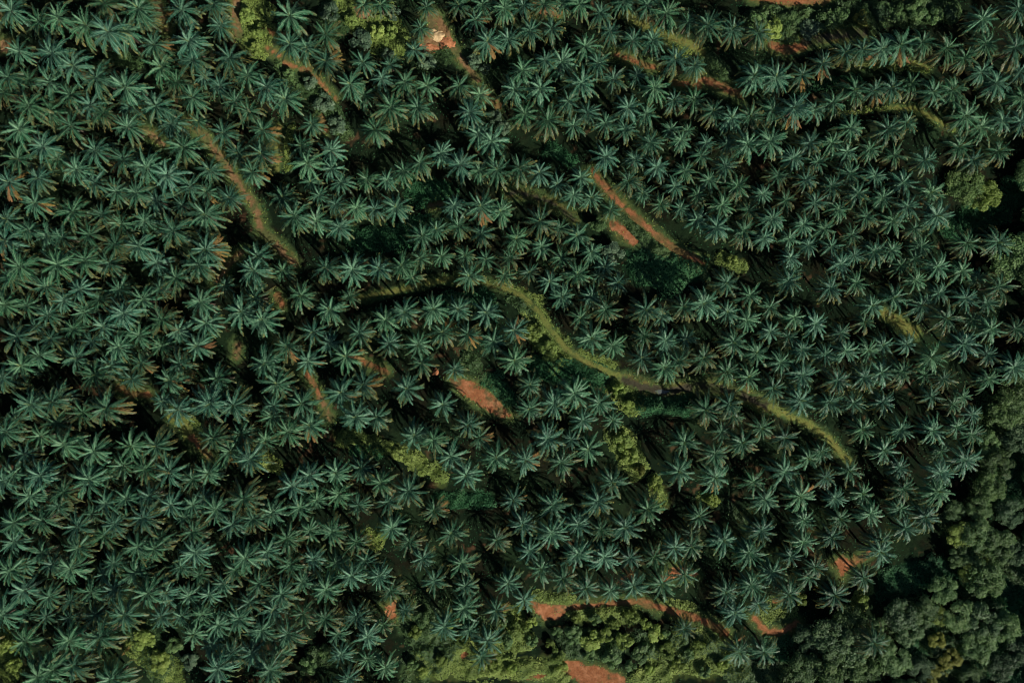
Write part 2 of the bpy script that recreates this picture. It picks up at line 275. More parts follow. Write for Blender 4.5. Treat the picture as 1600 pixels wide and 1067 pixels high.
def mat_leaf(name, c0, c1, c2, rough=.45, spec=.45, trans=.12, vary=0.007):
    """c0 dark, c1 mid, c2 pale; attribute tone (0..1) plus a per-object random step pick between them"""
    m, nt, b = new_mat(name)
    at = nt.nodes.new('ShaderNodeAttribute'); at.attribute_name = 'tone'
    oi0 = nt.nodes.new('ShaderNodeObjectInfo')
    av = nt.nodes.new('ShaderNodeAttribute'); av.attribute_name = 'vary'
    ad = nt.nodes.new('ShaderNodeMath'); ad.operation = 'ADD'; nt.links.new(oi0.outputs['Random'], ad.inputs[0]); nt.links.new(av.outputs['Fac'], ad.inputs[1])
    fc = nt.nodes.new('ShaderNodeMath'); fc.operation = 'FRACT'; nt.links.new(ad.outputs[0], fc.inputs[0])
    class oi: outputs = {'Random': fc.outputs[0]}
    ma = nt.nodes.new('ShaderNodeMath'); ma.operation = 'MULTIPLY_ADD'
    nt.links.new(oi.outputs['Random'], ma.inputs[0]); ma.inputs[1].default_value = .22
    nt.links.new(at.outputs['Fac'], ma.inputs[2])
    cr = nt.nodes.new('ShaderNodeValToRGB')
    e = cr.color_ramp.elements
    e[0].position = .05; e[0].color = (*c0, 1); e[1].position = 1.05 if False else 1.0; e[1].color = (*c2, 1)
    k = cr.color_ramp.elements.new(.5); k.color = (*c1, 1)
    nt.links.new(ma.outputs[0], cr.inputs[0])
    hv = nt.nodes.new('ShaderNodeHueSaturation')                # every plant its own slight hue and value
    wn = nt.nodes.new('ShaderNodeTexWhiteNoise'); wn.noise_dimensions = '1D'; nt.links.new(oi.outputs['Random'], wn.inputs['W'])
    m1 = nt.nodes.new('ShaderNodeMapRange'); m1.inputs['To Min'].default_value = .5 - vary; m1.inputs['To Max'].default_value = .5 + vary * .6
    m2 = nt.nodes.new('ShaderNodeMapRange'); m2.inputs['To Min'].default_value = .78; m2.inputs['To Max'].default_value = 1.22
    nt.links.new(wn.outputs['Value'], m1.inputs['Value']); nt.links.new(oi.outputs['Random'], m2.inputs['Value'])
    nt.links.new(m1.outputs[0], hv.inputs['Hue']); nt.links.new(m2.outputs[0], hv.inputs['Value']); nt.links.new(cr.outputs[0], hv.inputs['Color'])
    cr = hv
    nt.links.new(cr.outputs[0], b.inputs['Base Color'])
    b.inputs['Roughness'].default_value = rough
    b.inputs['Specular IOR Level'].default_value = spec
    out = nt.nodes['Material Output']
    if trans > 0:
        tr = nt.nodes.new('ShaderNodeBsdfTranslucent')
        mx = nt.nodes.new('ShaderNodeMixShader'); mx.inputs[0].default_value = trans
        hs = nt.nodes.new('ShaderNodeHueSaturation'); hs.inputs['Hue'].default_value = .49; hs.inputs['Saturation'].default_value = 1.15; hs.inputs['Value'].default_value = 1.7
        nt.links.new(cr.outputs[0], hs.inputs['Color']); nt.links.new(hs.outputs[0], tr.inputs[0])
        nt.links.new(b.outputs[0], mx.inputs[1]); nt.links.new(tr.outputs[0], mx.inputs[2])
        nt.links.new(mx.outputs[0], out.inputs[0])
    return m

M_PALM = mat_leaf('palm_leaf', (.200, .170, .046), (.017, .102, .057), (.155, .285, .172), .44, .20, .12, .028)
M_SPEAR = mat_leaf('young_leaf', (.07, .14, .06), (.12, .20, .08), (.20, .26, .11), .45, .4, .2)
M_DRY = mat_leaf('dry_leaf', (.17, .14, .04), (.26, .175, .05), (.30, .165, .075), .75, .15, .15)
LEAF = {
    'mid': mat_leaf('leaf_mid', (.046, .10, .036), (.090, .178, .060), (.17, .27, .095), .55, .25, .15),
    'lime': mat_leaf('leaf_lime', (.095, .155, .042), (.215, .31, .078), (.35, .44, .125), .6, .2, .28),
    'yellow': mat_leaf('leaf_yellow', (.10, .125, .03), (.19, .22, .05), (.30, .31, .08), .6, .2, .2),
    'dark': mat_leaf('leaf_dark', (.022, .055, .024), (.045, .095, .042), (.085, .145, .062), .55, .2, .1),
    'under': mat_leaf('leaf_under', (.020, .088, .036), (.045, .160, .064), (.085, .21, .085), .6, .15, .1),
    'grey': mat_leaf('leaf_grey', (.034, .078, .032), (.062, .130, .048), (.12, .198, .076), .55, .3, .12),
    'olive': mat_leaf('leaf_olive', (.036, .080, .026), (.070, .135, .042), (.125, .20, .062), .55, .2, .15),
    'blue': mat_leaf('leaf_blue', (.038, .080, .044), (.078, .140, .078), (.15, .22, .125), .48, .3, .12),
}
def mat_ground():
    m, nt, b = new_mat('ground')
    at = nt.nodes.new('ShaderNodeAttribute'); at.attribute_name = 'soil'
    n1 = nt.nodes.new('ShaderNodeTexNoise'); n1.inputs['Scale'].default_value = 1.6; n1.inputs['Detail'].default_value = 8
    n1.inputs['Roughness'].default_value = .7
    tc = nt.nodes.new('ShaderNodeTexCoord'); nt.links.new(tc.outputs['Object'], n1.inputs['Vector'])
    mr = nt.nodes.new('ShaderNodeMapRange'); mr.inputs['From Min'].default_value = .3; mr.inputs['From Max'].default_value = .7
    mr.inputs['To Min'].default_value = .62; mr.inputs['To Max'].default_value = 1.35
    nt.links.new(n1.outputs['Fac'], mr.inputs['Value'])
    mx = nt.nodes.new('ShaderNodeMix'); mx.data_type = 'RGBA'; mx.blend_type = 'MULTIPLY'; mx.inputs['Factor'].default_value = 1
    nt.links.new(at.outputs['Color'], mx.inputs['A']); nt.links.new(mr.outputs[0], mx.inputs['B'])
    nt.links.new(mx.outputs['Result'], b.inputs['Base Color'])
    b.inputs['Roughness'].default_value = 1.0; b.inputs['Specular IOR Level'].default_value = 0.0
    n2 = nt.nodes.new('ShaderNodeTexNoise'); n2.inputs['Scale'].default_value = 4; n2.inputs['Detail'].default_value = 6
    nt.links.new(tc.outputs['Object'], n2.inputs['Vector'])
    bp = nt.nodes.new('ShaderNodeBump'); bp.inputs['Strength'].default_value = .6; bp.inputs['Distance'].default_value = .25
    nt.links.new(n2.outputs['Fac'], bp.inputs['Height']); nt.links.new(bp.outputs[0], b.inputs['Normal'])
    return m
M_GROUND = mat_ground()
def mat_noise(name, ca, cb, scale, rough=.85, dist=.1):
    m, nt, b = new_mat(name)
    n = nt.nodes.new('ShaderNodeTexNoise'); n.inputs['Scale'].default_value = scale; n.inputs['Detail'].default_value = 6
    tc = nt.nodes.new('ShaderNodeTexCoord'); nt.links.new(tc.outputs['Object'], n.inputs['Vector'])
    cr = nt.nodes.new('ShaderNodeValToRGB'); cr.color_ramp.elements[0].position = .35; cr.color_ramp.elements[1].position = .65
    cr.color_ramp.elements[0].color = (*ca, 1); cr.color_ramp.elements[1].color = (*cb, 1)
    nt.links.new(n.outputs['Fac'], cr.inputs[0]); nt.links.new(cr.outputs[0], b.inputs['Base Color'])
    b.inputs['Roughness'].default_value = rough; b.inputs['Specular IOR Level'].default_value = .2
    bp = nt.nodes.new('ShaderNodeBump'); bp.inputs['Distance'].default_value = dist; bp.inputs['Strength'].default_value = .7
    nt.links.new(n.outputs['Fac'], bp.inputs['Height']); nt.links.new(bp.outputs[0], b.inputs['Normal'])
    return m
M_TRUNK = mat_noise('palm_trunk', (.05, .04, .03), (.12, .095, .07), 5)
M_BARK = mat_noise('bark', (.06, .05, .038), (.15, .13, .10), 4)
M_SAND = mat_noise('sand', (.50, .34, .17), (.66, .48, .27), 3)
M_CLAY = mat_noise('clay', (.36, .13, .05), (.54, .24, .12), 3)
M_WATER, _nt, _b = new_mat('puddle_water')
_b.inputs['Base Color'].default_value = (.12, .14, .13, 1); _b.inputs['Roughness'].default_value = .12

# ------------------------------------------------------------------ mesh helpers
def mesh_np(name, V, F, mat, tone=None, smooth=False):
    """V (n,3), F (m,4) or (m,3)"""
    me = bpy.data.meshes.new(name)
    V = np.ascontiguousarray(V, np.float32); F = np.ascontiguousarray(F, np.int32)
    k = F.shape[1]
    me.vertices.add(len(V)); me.vertices.foreach_set('co', V.ravel())
    me.loops.add(F.size); me.loops.foreach_set('vertex_index', F.ravel())
    me.polygons.add(len(F)); me.polygons.foreach_set('loop_start', np.arange(0, F.size, k, dtype=np.int32))
    me.update(calc_edges=True)
    if smooth:
        me.polygons.foreach_set('use_smooth', np.ones(len(F), bool))
    if tone is not None:
        a = me.attributes.new('tone', 'FLOAT', 'FACE'); a.data.foreach_set('value', np.ascontiguousarray(tone, np.float32))
    if mat: me.materials.append(mat)
    return me

def link(name, data, parent=None, loc=None, rot=None, scale=None):
    o = bpy.data.objects.new(name, data); COL.objects.link(o)
    if parent: o.parent = parent
    if loc is not None: o.location = loc
    if rot is not None: o.rotation_euler = rot
    if scale is not None: o.scale = (scale,) * 3 if np.isscalar(scale) else scale
    return o

def tag(o, label=None, cat=None, group=None, kind=None):
    if label: o['label'] = label
    if cat: o['category'] = cat
    if group: o['group'] = group
    if kind: o['kind'] = kind
    return o

def unit(v):
    return v / np.maximum(np.linalg.norm(v, axis=-1, keepdims=True), 1e-9)

def tube(path, radii, n=8):
    """tapered tube along path (k,3) -> V,F (quads)"""
    path = np.asarray(path, float); k = len(path)
    T = unit(np.gradient(path, axis=0)); A = np.array([.31, .87, .17])
    U = unit(np.cross(T, A)); W = np.cross(T, U)
    ang = np.linspace(0, 2 * np.pi, n, endpoint=False)
    V = (path[:, None] + np.asarray(radii)[:, None, None] * (np.cos(ang)[None, :, None] * U[:, None] + np.sin(ang)[None, :, None] * W[:, None])).reshape(-1, 3)
    F = []
    for i in range(k - 1):
        for j in range(n):
            F.append((i * n + j, i * n + (j + 1) % n, (i + 1) * n + (j + 1) % n, (i + 1) * n + j))
    return V, np.array(F)

def join(parts):
    V = []; F = []; off = 0
    for v, f in parts:
        V.append(v); F.append(f + off); off += len(v)
    return np.concatenate(V), np.concatenate(F)

# ------------------------------------------------------------------ one frond, one palm
def frond(rng, L, e0, bend, az, wid, nl, tone, r0=.12, z0=0.0, ruff=.38, f_age=.3):
    n = 11
    t = np.linspace(0, 1, n)
    e = e0 - bend * t ** 1.25
    ds = L / (n - 1)
    r = r0 + np.concatenate([[0], np.cumsum(np.cos(e[:-1]) * ds)])
    z = z0 + np.concatenate([[0], np.cumsum(np.sin(e[:-1]) * ds)])
    side = rng.normal(0, .15) * L * t ** 2
    ca, sa = math.cos(az), math.sin(az)
    Pp = np.stack([r * ca - side * sa, r * sa + side * ca, z], 1)
    T = unit(np.gradient(Pp, axis=0))
    Sd = unit(np.cross(T, np.array([ -sa * 0, 0, 1.0]) + 1e-4 * np.array([ca, sa, 0])))
    roll = rng.normal(0, .25)
    Nn = unit(np.cross(Sd, T))
    Sd = unit(Sd * math.cos(roll) + Nn * math.sin(roll)); Nn = unit(np.cross(Sd, T))
    tk = np.linspace(.15, .985, nl)
    def at(A): return np.stack([np.interp(tk, t, A[:, i]) for i in range(3)], 1)
    B = at(Pp); Tk = unit(at(T)); Sk = unit(at(Sd)); Nk = unit(at(Nn))
    ln = wid * np.sin(np.pi * (.10 + .86 * tk)) ** .55
    V = []; tn = []
    lw = .78 * L * .85 / nl
    for sgn in (-1, 1):
        fw = .50 + .45 * tk + rng.normal(0, .07, nl)
        up = .02 + np.repeat(rng.normal(0, ruff, nl // 2 + 1), 2)[:nl] + rng.normal(0, .12, nl)
        d = unit(Tk * fw[:, None] + sgn * Sk * .85 + Nk * up[:, None])
        l = (ln * rng.uniform(.85, 1.12, nl))[:, None]
        droop = np.zeros((nl, 3)); droop[:, 2] = -.22 * l[:, 0]
        b = B
        mid = b + d * l * .5
        tip = b + d * l + droop
        wv = unit(np.cross(d, Nk)) * lw * .5
        V.append(np.stack([b, mid + wv, tip, mid - wv], 1).reshape(-1, 3))
        tn.append(tone + .08 - .38 * tk ** 2 * min(1, .35 + f_age) + rng.normal(0, .05, nl) + .05 * sgn)
    rw = np.linspace(.11, .03, n)[:, None]
    Lf = Pp - Sd * rw + Nn * .03; Rt = Pp + Sd * rw + Nn * .03
    q = np.stack([Lf[:-1], Rt[:-1], Rt[1:], Lf[1:]], 1).reshape(-1, 3)
    V.append(q); tn.append(np.full(n - 1, min(tone + .33, .95)))
    return np.concatenate(V), np.concatenate(tn)

def crown_arrays(seed, nf, nl, R=5.2):
    rng = np.random.default_rng(seed)
    V = []; tn = []
    az = rng.uniform(0, 6.28)
    for i in range(nf):
        f = i / (nf - 1)                       # 0 youngest .. 1 oldest
        az += 2.39996 + rng.normal(0, .13)
        e0 = math.radians(80 - 98 * f ** .52 + rng.normal(0, 7))
        bend = math.radians(54 + 28 * f + rng.normal(0, 11))
        L = R * (.64 + .54 * min(1, f * 1.9)) * rng.uniform(.82, 1.14)
        tone = .52 - .30 * f + rng.normal(0, .06)
        v, t_ = frond(rng, L, e0, bend, az, (.54 + .22 * min(1, f * 2)), nl, tone, r0=.10 + .18 * f, z0=.55 - .75 * f, f_age=f)
        V.append(v); tn.append(t_)
    V = np.concatenate(V); tn = np.concatenate(tn)
    return V, tn

def quads(n): return np.arange(n * 4, dtype=np.int32).reshape(-1, 4)

NVAR = 14
CROWNS = []
for k in range(NVAR):
    V, t = crown_arrays(100 + k, 33 + k % 5, 19)
    CROWNS.append(mesh_np('crown', V, quads(len(t)), M_PALM, t))
CROWN_LO = []
for k in range(8):
    V, t = crown_arrays(300 + k, 32 + k % 4, 16)
    CROWN_LO.append((V, t))
SPEARS = []
for k in range(3):
    rng = np.random.default_rng(500 + k); V = []; tn = []
    for i in range(3):
        v, t = frond(rng, rng.uniform(1.6, 2.6), math.radians(rng.uniform(72, 86)), math.radians(18), rng.uniform(0, 6.28), .20, 12, .5, r0=.04, z0=.55)
        V.append(v); tn.append(t)
    V = np.concatenate(V); tn = np.concatenate(tn)
    SPEARS.append(mesh_np('spear_leaf', V, quads(len(tn)), M_SPEAR, tn))
DRYF = []
for k in range(5):
    rng = np.random.default_rng(600 + k)
    v, t = frond(rng, rng.uniform(4.9, 5.6), math.radians(rng.uniform(-2, 10)), math.radians(rng.uniform(28, 45)), 0.0, .75, 20, .15 + .18 * k, r0=.25, z0=-.15)
    DRYF.append(mesh_np('dry_frond', v, quads(len(t)), M_DRY, t))

def trunk_arrays(h, seed=0):
    """palm trunk with rings of old leaf bases, from z=-0.5 to z=h"""
    n = 22
    z = np.linspace(-.5, h + .35, n)
    r = np.where(np.arange(n) % 2 == 0, .34, .27) * np.interp(z, [-.5, .6, h, h + .35], [1.35, 1.0, 1.1, .5])
    p = np.stack([.12 * np.sin(z * .3 + seed), .12 * np.cos(z * .23 + seed * 2) - .12, z], 1)
    return tube(p, r, 9)
TH = [6.4, 7.6, 8.8]
TRUNKS = [mesh_np('trunk', *trunk_arrays(h, i), M_TRUNK) for i, h in enumerate(TH)]

# ------------------------------------------------------------------ where everything stands
PP = pts(PALMS)
NP_ = len(PP)
D = np.hypot(PP[:, None, 0] - PP[None, :, 0], PP[:, None, 1] - PP[None, :, 1]); np.fill_diagonal(D, 1e9)
nn3 = np.sort(D, 1)[:, :4].mean(1)
prng = np.random.default_rng(11)
hidx = prng.integers(0, 3, NP_)
pscale = np.clip(nn3 / 39.0, .80, 1.12) * prng.uniform(.83, 1.08, NP_) * np.where(PP[:, 0] < 480, 1.03, .92)
for _nm, _kd, _hw, _ln in TRACKS:                # palms crowding an open track are trimmed back from it
    if _kd == 'shade_soil': continue
    _d = seg_dist(PP[:, 0], PP[:, 1], pts(_ln)) - _hw
    pscale = np.where(_d > 8, np.minimum(pscale, np.maximum(.74, (_d + 6) / 27)), pscale)
small = [(1146, 983), (1073, 983)]
for _nm, _kd, _pl in BANKS:
    _po = pts(_pl); _d = np.where(in_poly(PP[:, 0], PP[:, 1], _po), -9, seg_dist(PP[:, 0], PP[:, 1], np.concatenate([_po, _po[:1]])))
    pscale = np.where(_d > 8, np.minimum(pscale, np.maximum(.74, (_d + 7) / 27)), pscale)
for _tn, _hw, _ln, *_ in COVER:
    if _tn == 'lime' and _hw >= 16 and pts(_ln)[:, 1].max() < 900:
        _d = seg_dist(PP[:, 0], PP[:, 1], pts(_ln)) - _hw
        pscale = np.where(_d > -8, np.minimum(pscale, np.maximum(.74, (_d + 14) / 27)), pscale)
ph = np.array(TH)[hidx] * pscale
WX, WY, WZ = to_world(PP[:, 0], PP[:, 1], ph + .8)

dry_of = {}
for q in pts(DRY):
    d = np.hypot(PP[:, 0] - q[0], PP[:, 1] - q[1]); k = int(d.argmin())
    if d[k] > 40: continue
    dry_of.setdefault(k, []).append(math.atan2(-(q[1] - PP[k, 1]), q[0] - PP[k, 0]))

# which 300 stand as single palms: those that show most openly (wide spacing, near a clearing, a track or a landmark)
MK = np.array([[m[1], m[2]] for m in MARKS], float)
dm = np.min(np.hypot(PP[:, None, 0] - MK[None, :, 0], PP[:, None, 1] - MK[None, :, 1]), 1)
score = dm - 1.2 * (nn3 - 38) * 1.5 - np.array([14.0 if k in dry_of else 0 for k in range(NP_)])
inside = (PP[:, 0] > 6) & (PP[:, 0] < 1594) & (PP[:, 1] > 6) & (PP[:, 1] < 1061)
score[~inside] = 1e6
single = np.zeros(NP_, bool); single[np.argsort(score)[:300]] = True

DIRS = ['right of', 'above right of', 'above', 'above left of', 'left of', 'below left of', 'below', 'below right of']
ORD = ['nearest', 'second nearest', 'third nearest', 'fourth nearest', 'fifth nearest', 'sixth nearest', 'seventh nearest', 'eighth nearest',
       'ninth nearest', 'tenth nearest', 'eleventh nearest', 'twelfth nearest']
def describe(XY, marks=MARKS):
    """for each point: (ordinal, direction, mark) unique among XY"""
    mk = np.array([[m[1], m[2]] for m in marks], float)
    d = np.hypot(XY[:, None, 0] - mk[None, :, 0], XY[:, None, 1] - mk[None, :, 1])
    sec = (np.round(np.degrees(np.arctan2(-(XY[:, None, 1] - mk[None, :, 1]), XY[:, None, 0] - mk[None, :, 0])) / 45).astype(int)) % 8
    out = []
    for i in range(len(XY)):
        best = None
        for j in np.argsort(d[i])[:6]:
            rank = int(((sec[:, j] == sec[i, j]) & (d[:, j] < d[i, j])).sum())
            c = (rank * 60 + d[i, j], rank, j)
            if rank < len(ORD) and (best is None or c < best): best = c
        if best is None: best = (0, 11, int(d[i].argmin()))
        out.append((ORD[best[1]], DIRS[sec[i, best[2]]], marks[best[2]][0]))
    return out
PD = describe(PP)

# ------------------------------------------------------------------ single palms
rr = np.random.default_rng(21)
for k in np.flatnonzero(single):
    o_, d_, m_ = PD[k]
    dry = dry_of.get(int(k), [])
    lab = f"oil palm{' with yellowed frond' if dry else ''} {o_} {d_} {m_}"
    s = float(pscale[k]); h = TH[hidx[k]]
    root = link('oil_palm', None, None, (WX[k], WY[k], WZ[k]), (rr.normal(0, .06), rr.normal(0, .06), 0), s)
    tag(root, lab, 'palm tree', 'oil palms in the plantation rows')
    link('trunk', TRUNKS[hidx[k]], root, (0, 0, 0), (0, 0, rr.uniform(0, 6.28)))
    ca = rr.uniform(0, 6.28)
    cr_ = link('crown', CROWNS[rr.integers(NVAR)], root, (0, 0, h), (0, 0, ca), (1, 1, rr.uniform(.85, 1.15)))
    link('spear_leaf', SPEARS[rr.integers(3)], cr_, (0, 0, 0), (0, 0, rr.uniform(0, 6.28)))
    for a in dry:
        for j in range(rr.integers(2, 4)):
            link('dry_frond', DRYF[rr.integers(5)], cr_, (0, 0, 0), (0, 0, a - ca + (j - .8) * .26 + rr.normal(0, .06)))

# ------------------------------------------------------------------ the remaining palms: one mass
def mass(idx_xyzs, seed):
    rng = np.random.default_rng(seed)
    V = []; T = []; VY = []; TV = []; TF = []; off = 0
    for (x, y, z, s, h) in idx_xyzs:
        v, t = CROWN_LO[rng.integers(len(CROWN_LO))]
        a = rng.uniform(0, 6.28); c, sn = math.cos(a), math.sin(a)
        w = np.empty_like(v)
        w[:, 0] = (v[:, 0] * c - v[:, 1] * sn) * s + x; w[:, 1] = (v[:, 0] * sn + v[:, 1] * c) * s + y; w[:, 2] = v[:, 2] * s * rng.uniform(.85, 1.15) + z + h
        V.append(w.astype(np.float32)); T.append(t); VY.append(np.full(len(t), rng.uniform(0, 1)))
        tv, tf = trunk_arrays(h, rng.uniform(0, 6)); tv = tv + np.array([x, y, z])
        TV.append(tv); TF.append(tf + off); off += len(tv)
    V = np.concatenate(V); T = np.concatenate(T); TV = np.concatenate(TV); TF = np.concatenate(TF)
    nq = len(T)
    F = np.concatenate([quads(nq), TF + len(V)])
    me = mesh_np('oil_palm_grove', np.concatenate([V, TV]), F, M_PALM, np.concatenate([T, np.full(len(TF), .3)]))
    a = me.attributes.new('vary', 'FLOAT', 'FACE'); a.data.foreach_set('value', np.concatenate(VY + [np.zeros(len(TF))]).astype(np.float32))
    me.materials.append(M_TRUNK)
    mi = np.zeros(len(F), np.int32); mi[nq:] = 1
    me.polygons.foreach_set('material_index', mi)
    return me
rest = [(WX[k], WY[k], WZ[k], pscale[k], ph[k]) for k in np.flatnonzero(~single)]
# the plantation goes on past the picture's edges
mrng = np.random.default_rng(5)
for gy in np.arange(-150, 150, 8.2):
    for gx in np.arange(-200, 200, 8.8):
        x = gx + mrng.normal(0, .8) + (4.4 if int(gy / 8.2) % 2 else 0); y = gy + mrng.normal(0, .8)
        px, py = to_px(x, y, 7.5)
        if -26 < px < 1626 and -26 < py < 1093: continue
        if px > 1780 or px < -120 or py < -120 or py > 1250: continue
        if (px > 1600 and py > 190) or (px > 1560 and py > 560) or (160 < px < 310 and py > 1040) or (py > 1060 and px > 1200): continue
        if py > 1067 and 640 < px < 1200: continue
        rest.append((x, y, float(ground(x, y)), mrng.uniform(.9, 1.08), mrng.uniform(5.4, 7.4)))
mo = link('oil_palm_grove', mass(rest, 31))
tag(mo, 'the many further oil palms filling the dense rows of the plantation', 'palm grove', None, 'stuff')

# ------------------------------------------------------------------ ground sheet, tracks and bare earth
STEP = .4
X0, X1, Y0, Y1 = -196.0, 196.0, -140.0, 140.0
gx = np.arange(X0, X1 + .01, STEP); gy = np.arange(Y0, Y1 + .01, STEP)
NX, NY = len(gx), len(gy)
GX, GY = np.meshgrid(gx, gy)
GZ = ground(GX, GY)
PX, PY = to_px(GX, GY, GZ)
nA = vn(GX, GY, 3.5, 11); nB = vn(GX, GY, 1.1, 12); nC = vn(GX, GY, 11, 13); nD = vn(GX, GY, .8, 14)
def lerp(a, b, t): return a + (np.asarray(b) - a) * t[..., None]
colr = np.empty(GX.shape + (3,))
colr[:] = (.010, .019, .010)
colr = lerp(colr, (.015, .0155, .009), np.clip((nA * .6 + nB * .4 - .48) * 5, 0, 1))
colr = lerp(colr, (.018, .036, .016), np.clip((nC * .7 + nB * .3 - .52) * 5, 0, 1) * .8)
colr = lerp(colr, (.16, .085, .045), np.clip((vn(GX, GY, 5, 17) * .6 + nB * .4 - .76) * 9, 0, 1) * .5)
SOIL = {'tan': (.22, .130, .062), 'red': (.33, .130, .058), 'grass': (.165, .200, .055), 'shade_soil': (.060, .056, .036)}  # last kind: shade over its tracks is put into the soil colour
SOIL2 = {'tan': (.35, .210, .108), 'red': (.48, .215, .105), 'grass': (.25, .19, .062), 'shade_soil': (.095, .082, .056)}
near = np.full(GX.shape, 1e9)
cat = np.zeros(GX.shape, np.int32)
wob = (nA - .5) * 6 + (nB - .5) * 5 + (nD - .5) * 3
names = ['ground']
for tone, hw, ln, *hf in COVER:                                        # weeds and moss on the soil under the leafy cover
    line = pts(ln); x0, y0 = line.min(0) - 60; x1, y1 = line.max(0) + 60
    msk = (PX > x0) & (PX < x1) & (PY > y0) & (PY < y1)
    d = np.full(GX.shape, 1e9); d[msk] = seg_dist(PX[msk], PY[msk], line)
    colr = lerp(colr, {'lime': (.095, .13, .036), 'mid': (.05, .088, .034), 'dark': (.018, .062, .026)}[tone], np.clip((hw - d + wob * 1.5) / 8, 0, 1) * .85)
grid_tracks = []
for nm, kd, hw, ln in TRACKS:
    line = pts(ln); x0, y0 = line.min(0) - 40; x1, y1 = line.max(0) + 40
    msk = (PX > x0) & (PX < x1) & (PY > y0) & (PY < y1)
    d = np.full(GX.shape, 1e9); d[msk] = seg_dist(PX[msk], PY[msk], line)
    grid_tracks.append((nm, kd, hw, d))
    near = np.minimum(near, d - hw + (4 if kd == 'grass' else 0))
polys = []
for nm, kd, pl in BANKS:
    poly = pts(pl)
    ins = in_poly(PX + (nA - .5) * 7 + (nB - .5) * 4, PY + (vn(GX, GY, 3, 15) - .5) * 7 + (nD - .5) * 4, poly)
    polys.append((nm, kd, ins))
    msk = np.abs(PX - poly[:, 0].mean()) + np.abs(PY - poly[:, 1].mean()) < 300
    d = np.full(GX.shape, 1e9); d[msk] = seg_dist(PX[msk], PY[msk], np.concatenate([poly, poly[:1]]))
    near = np.minimum(near, np.where(ins, 0, d))
fr = np.clip(1 - (near + wob * 1.2) / 12, 0, 1)
colr = lerp(colr, (.095, .150, .050), np.clip(fr * 1.5, 0, 1) * (.55 + .45 * nA))
colr = lerp(colr, (.19, .155, .05), np.clip((fr - .55) * 2.4, 0, 1) * np.clip(nB * 1.7 - .3, 0, 1) * .8)
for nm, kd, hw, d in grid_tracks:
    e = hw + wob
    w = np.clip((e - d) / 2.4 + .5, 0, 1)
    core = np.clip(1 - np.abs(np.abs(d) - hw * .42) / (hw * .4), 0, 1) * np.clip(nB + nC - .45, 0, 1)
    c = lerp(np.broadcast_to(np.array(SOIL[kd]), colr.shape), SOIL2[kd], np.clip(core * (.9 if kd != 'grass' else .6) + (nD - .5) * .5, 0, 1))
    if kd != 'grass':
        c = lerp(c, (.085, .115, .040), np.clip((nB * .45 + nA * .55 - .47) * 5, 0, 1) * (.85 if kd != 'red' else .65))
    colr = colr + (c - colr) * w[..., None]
    cat[w > .5] = len(names); names.append(nm)
for nm, kd, ins in polys:
    c = lerp(np.broadcast_to(np.array(SOIL[kd]), colr.shape), SOIL2[kd], np.clip((nB - .4) * 2.2 + (nD - .5), 0, 1))
    c = lerp(c, (.10, .105, .045), np.clip((nA * .6 + nD * .4 - .54) * 6, 0, 1) * .8)
    colr = colr + (c - colr) * ins[..., None]
    cat[ins] = len(names); names.append(nm)
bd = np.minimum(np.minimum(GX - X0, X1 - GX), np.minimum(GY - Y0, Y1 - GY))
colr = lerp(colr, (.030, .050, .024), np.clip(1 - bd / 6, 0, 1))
idx = np.arange(NX * NY).reshape(NY, NX)
QF = np.stack([idx[:-1, :-1], idx[:-1, 1:], idx[1:, 1:], idx[1:, :-1]], -1).reshape(-1, 4)
qc = cat[:-1, :-1].ravel()
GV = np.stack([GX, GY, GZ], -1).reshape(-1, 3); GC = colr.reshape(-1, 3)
def soil_mesh(name, V, F, C):
    me = mesh_np(name, V, F, M_GROUND, None, True)
    a = me.attributes.new('soil', 'FLOAT_COLOR', 'POINT')
    a.data.foreach_set('color', np.concatenate([C, np.ones((len(C), 1))], 1).astype(np.float32).ravel())
    return me
F0 = QF[qc == 0]
ring = np.concatenate([idx[0, :-1], idx[:-1, -1], idx[-1, :0:-1], idx[:0:-1, 0]])
RV = GV[ring] * np.array([9, 9, 0]) + np.array([0, 0, -2.0]); base = len(GV); m = len(ring)
RF = np.stack([ring, base + np.arange(m), base + (np.arange(m) + 1) % m, np.roll(ring, -1)], 1)
RF = RF[:, ::-1]
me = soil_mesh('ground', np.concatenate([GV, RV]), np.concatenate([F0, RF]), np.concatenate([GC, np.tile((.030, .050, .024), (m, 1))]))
tag(link('ground', me), kind='structure')
for c in range(1, len(names)):
    f = QF[qc == c]
    if len(f) < 8: continue
    u, inv = np.unique(f, return_inverse=True)
    tag(link(names[c], soil_mesh(names[c], GV[u], inv.reshape(-1, 4), GC[u])), kind='structure')

# ------------------------------------------------------------------ low leafy cover (stuff)
def lump(x, y):
    a = vn(x, y, 2.6, 41); b = vn(x, y, 1.2, 42); c = vn(x, y, 6.5, 43)
    return 1.5 * np.clip(a - .25, 0, 1) + .5 * b + .9 * np.clip(c - .3, 0, 1)

def leaf_quads(P, N, size, rng, fold=.25):
    n = len(P)
    A = unit(np.cross(N, rng.normal(0, 1, (n, 3)))); B = np.cross(N, A)
    s = size[:, None]
    return np.stack([P - A * s, P + B * s * .55 + N * s * fold * 0, P + A * s - N * s * fold, P - B * s * .55], 1).reshape(-1, 3)

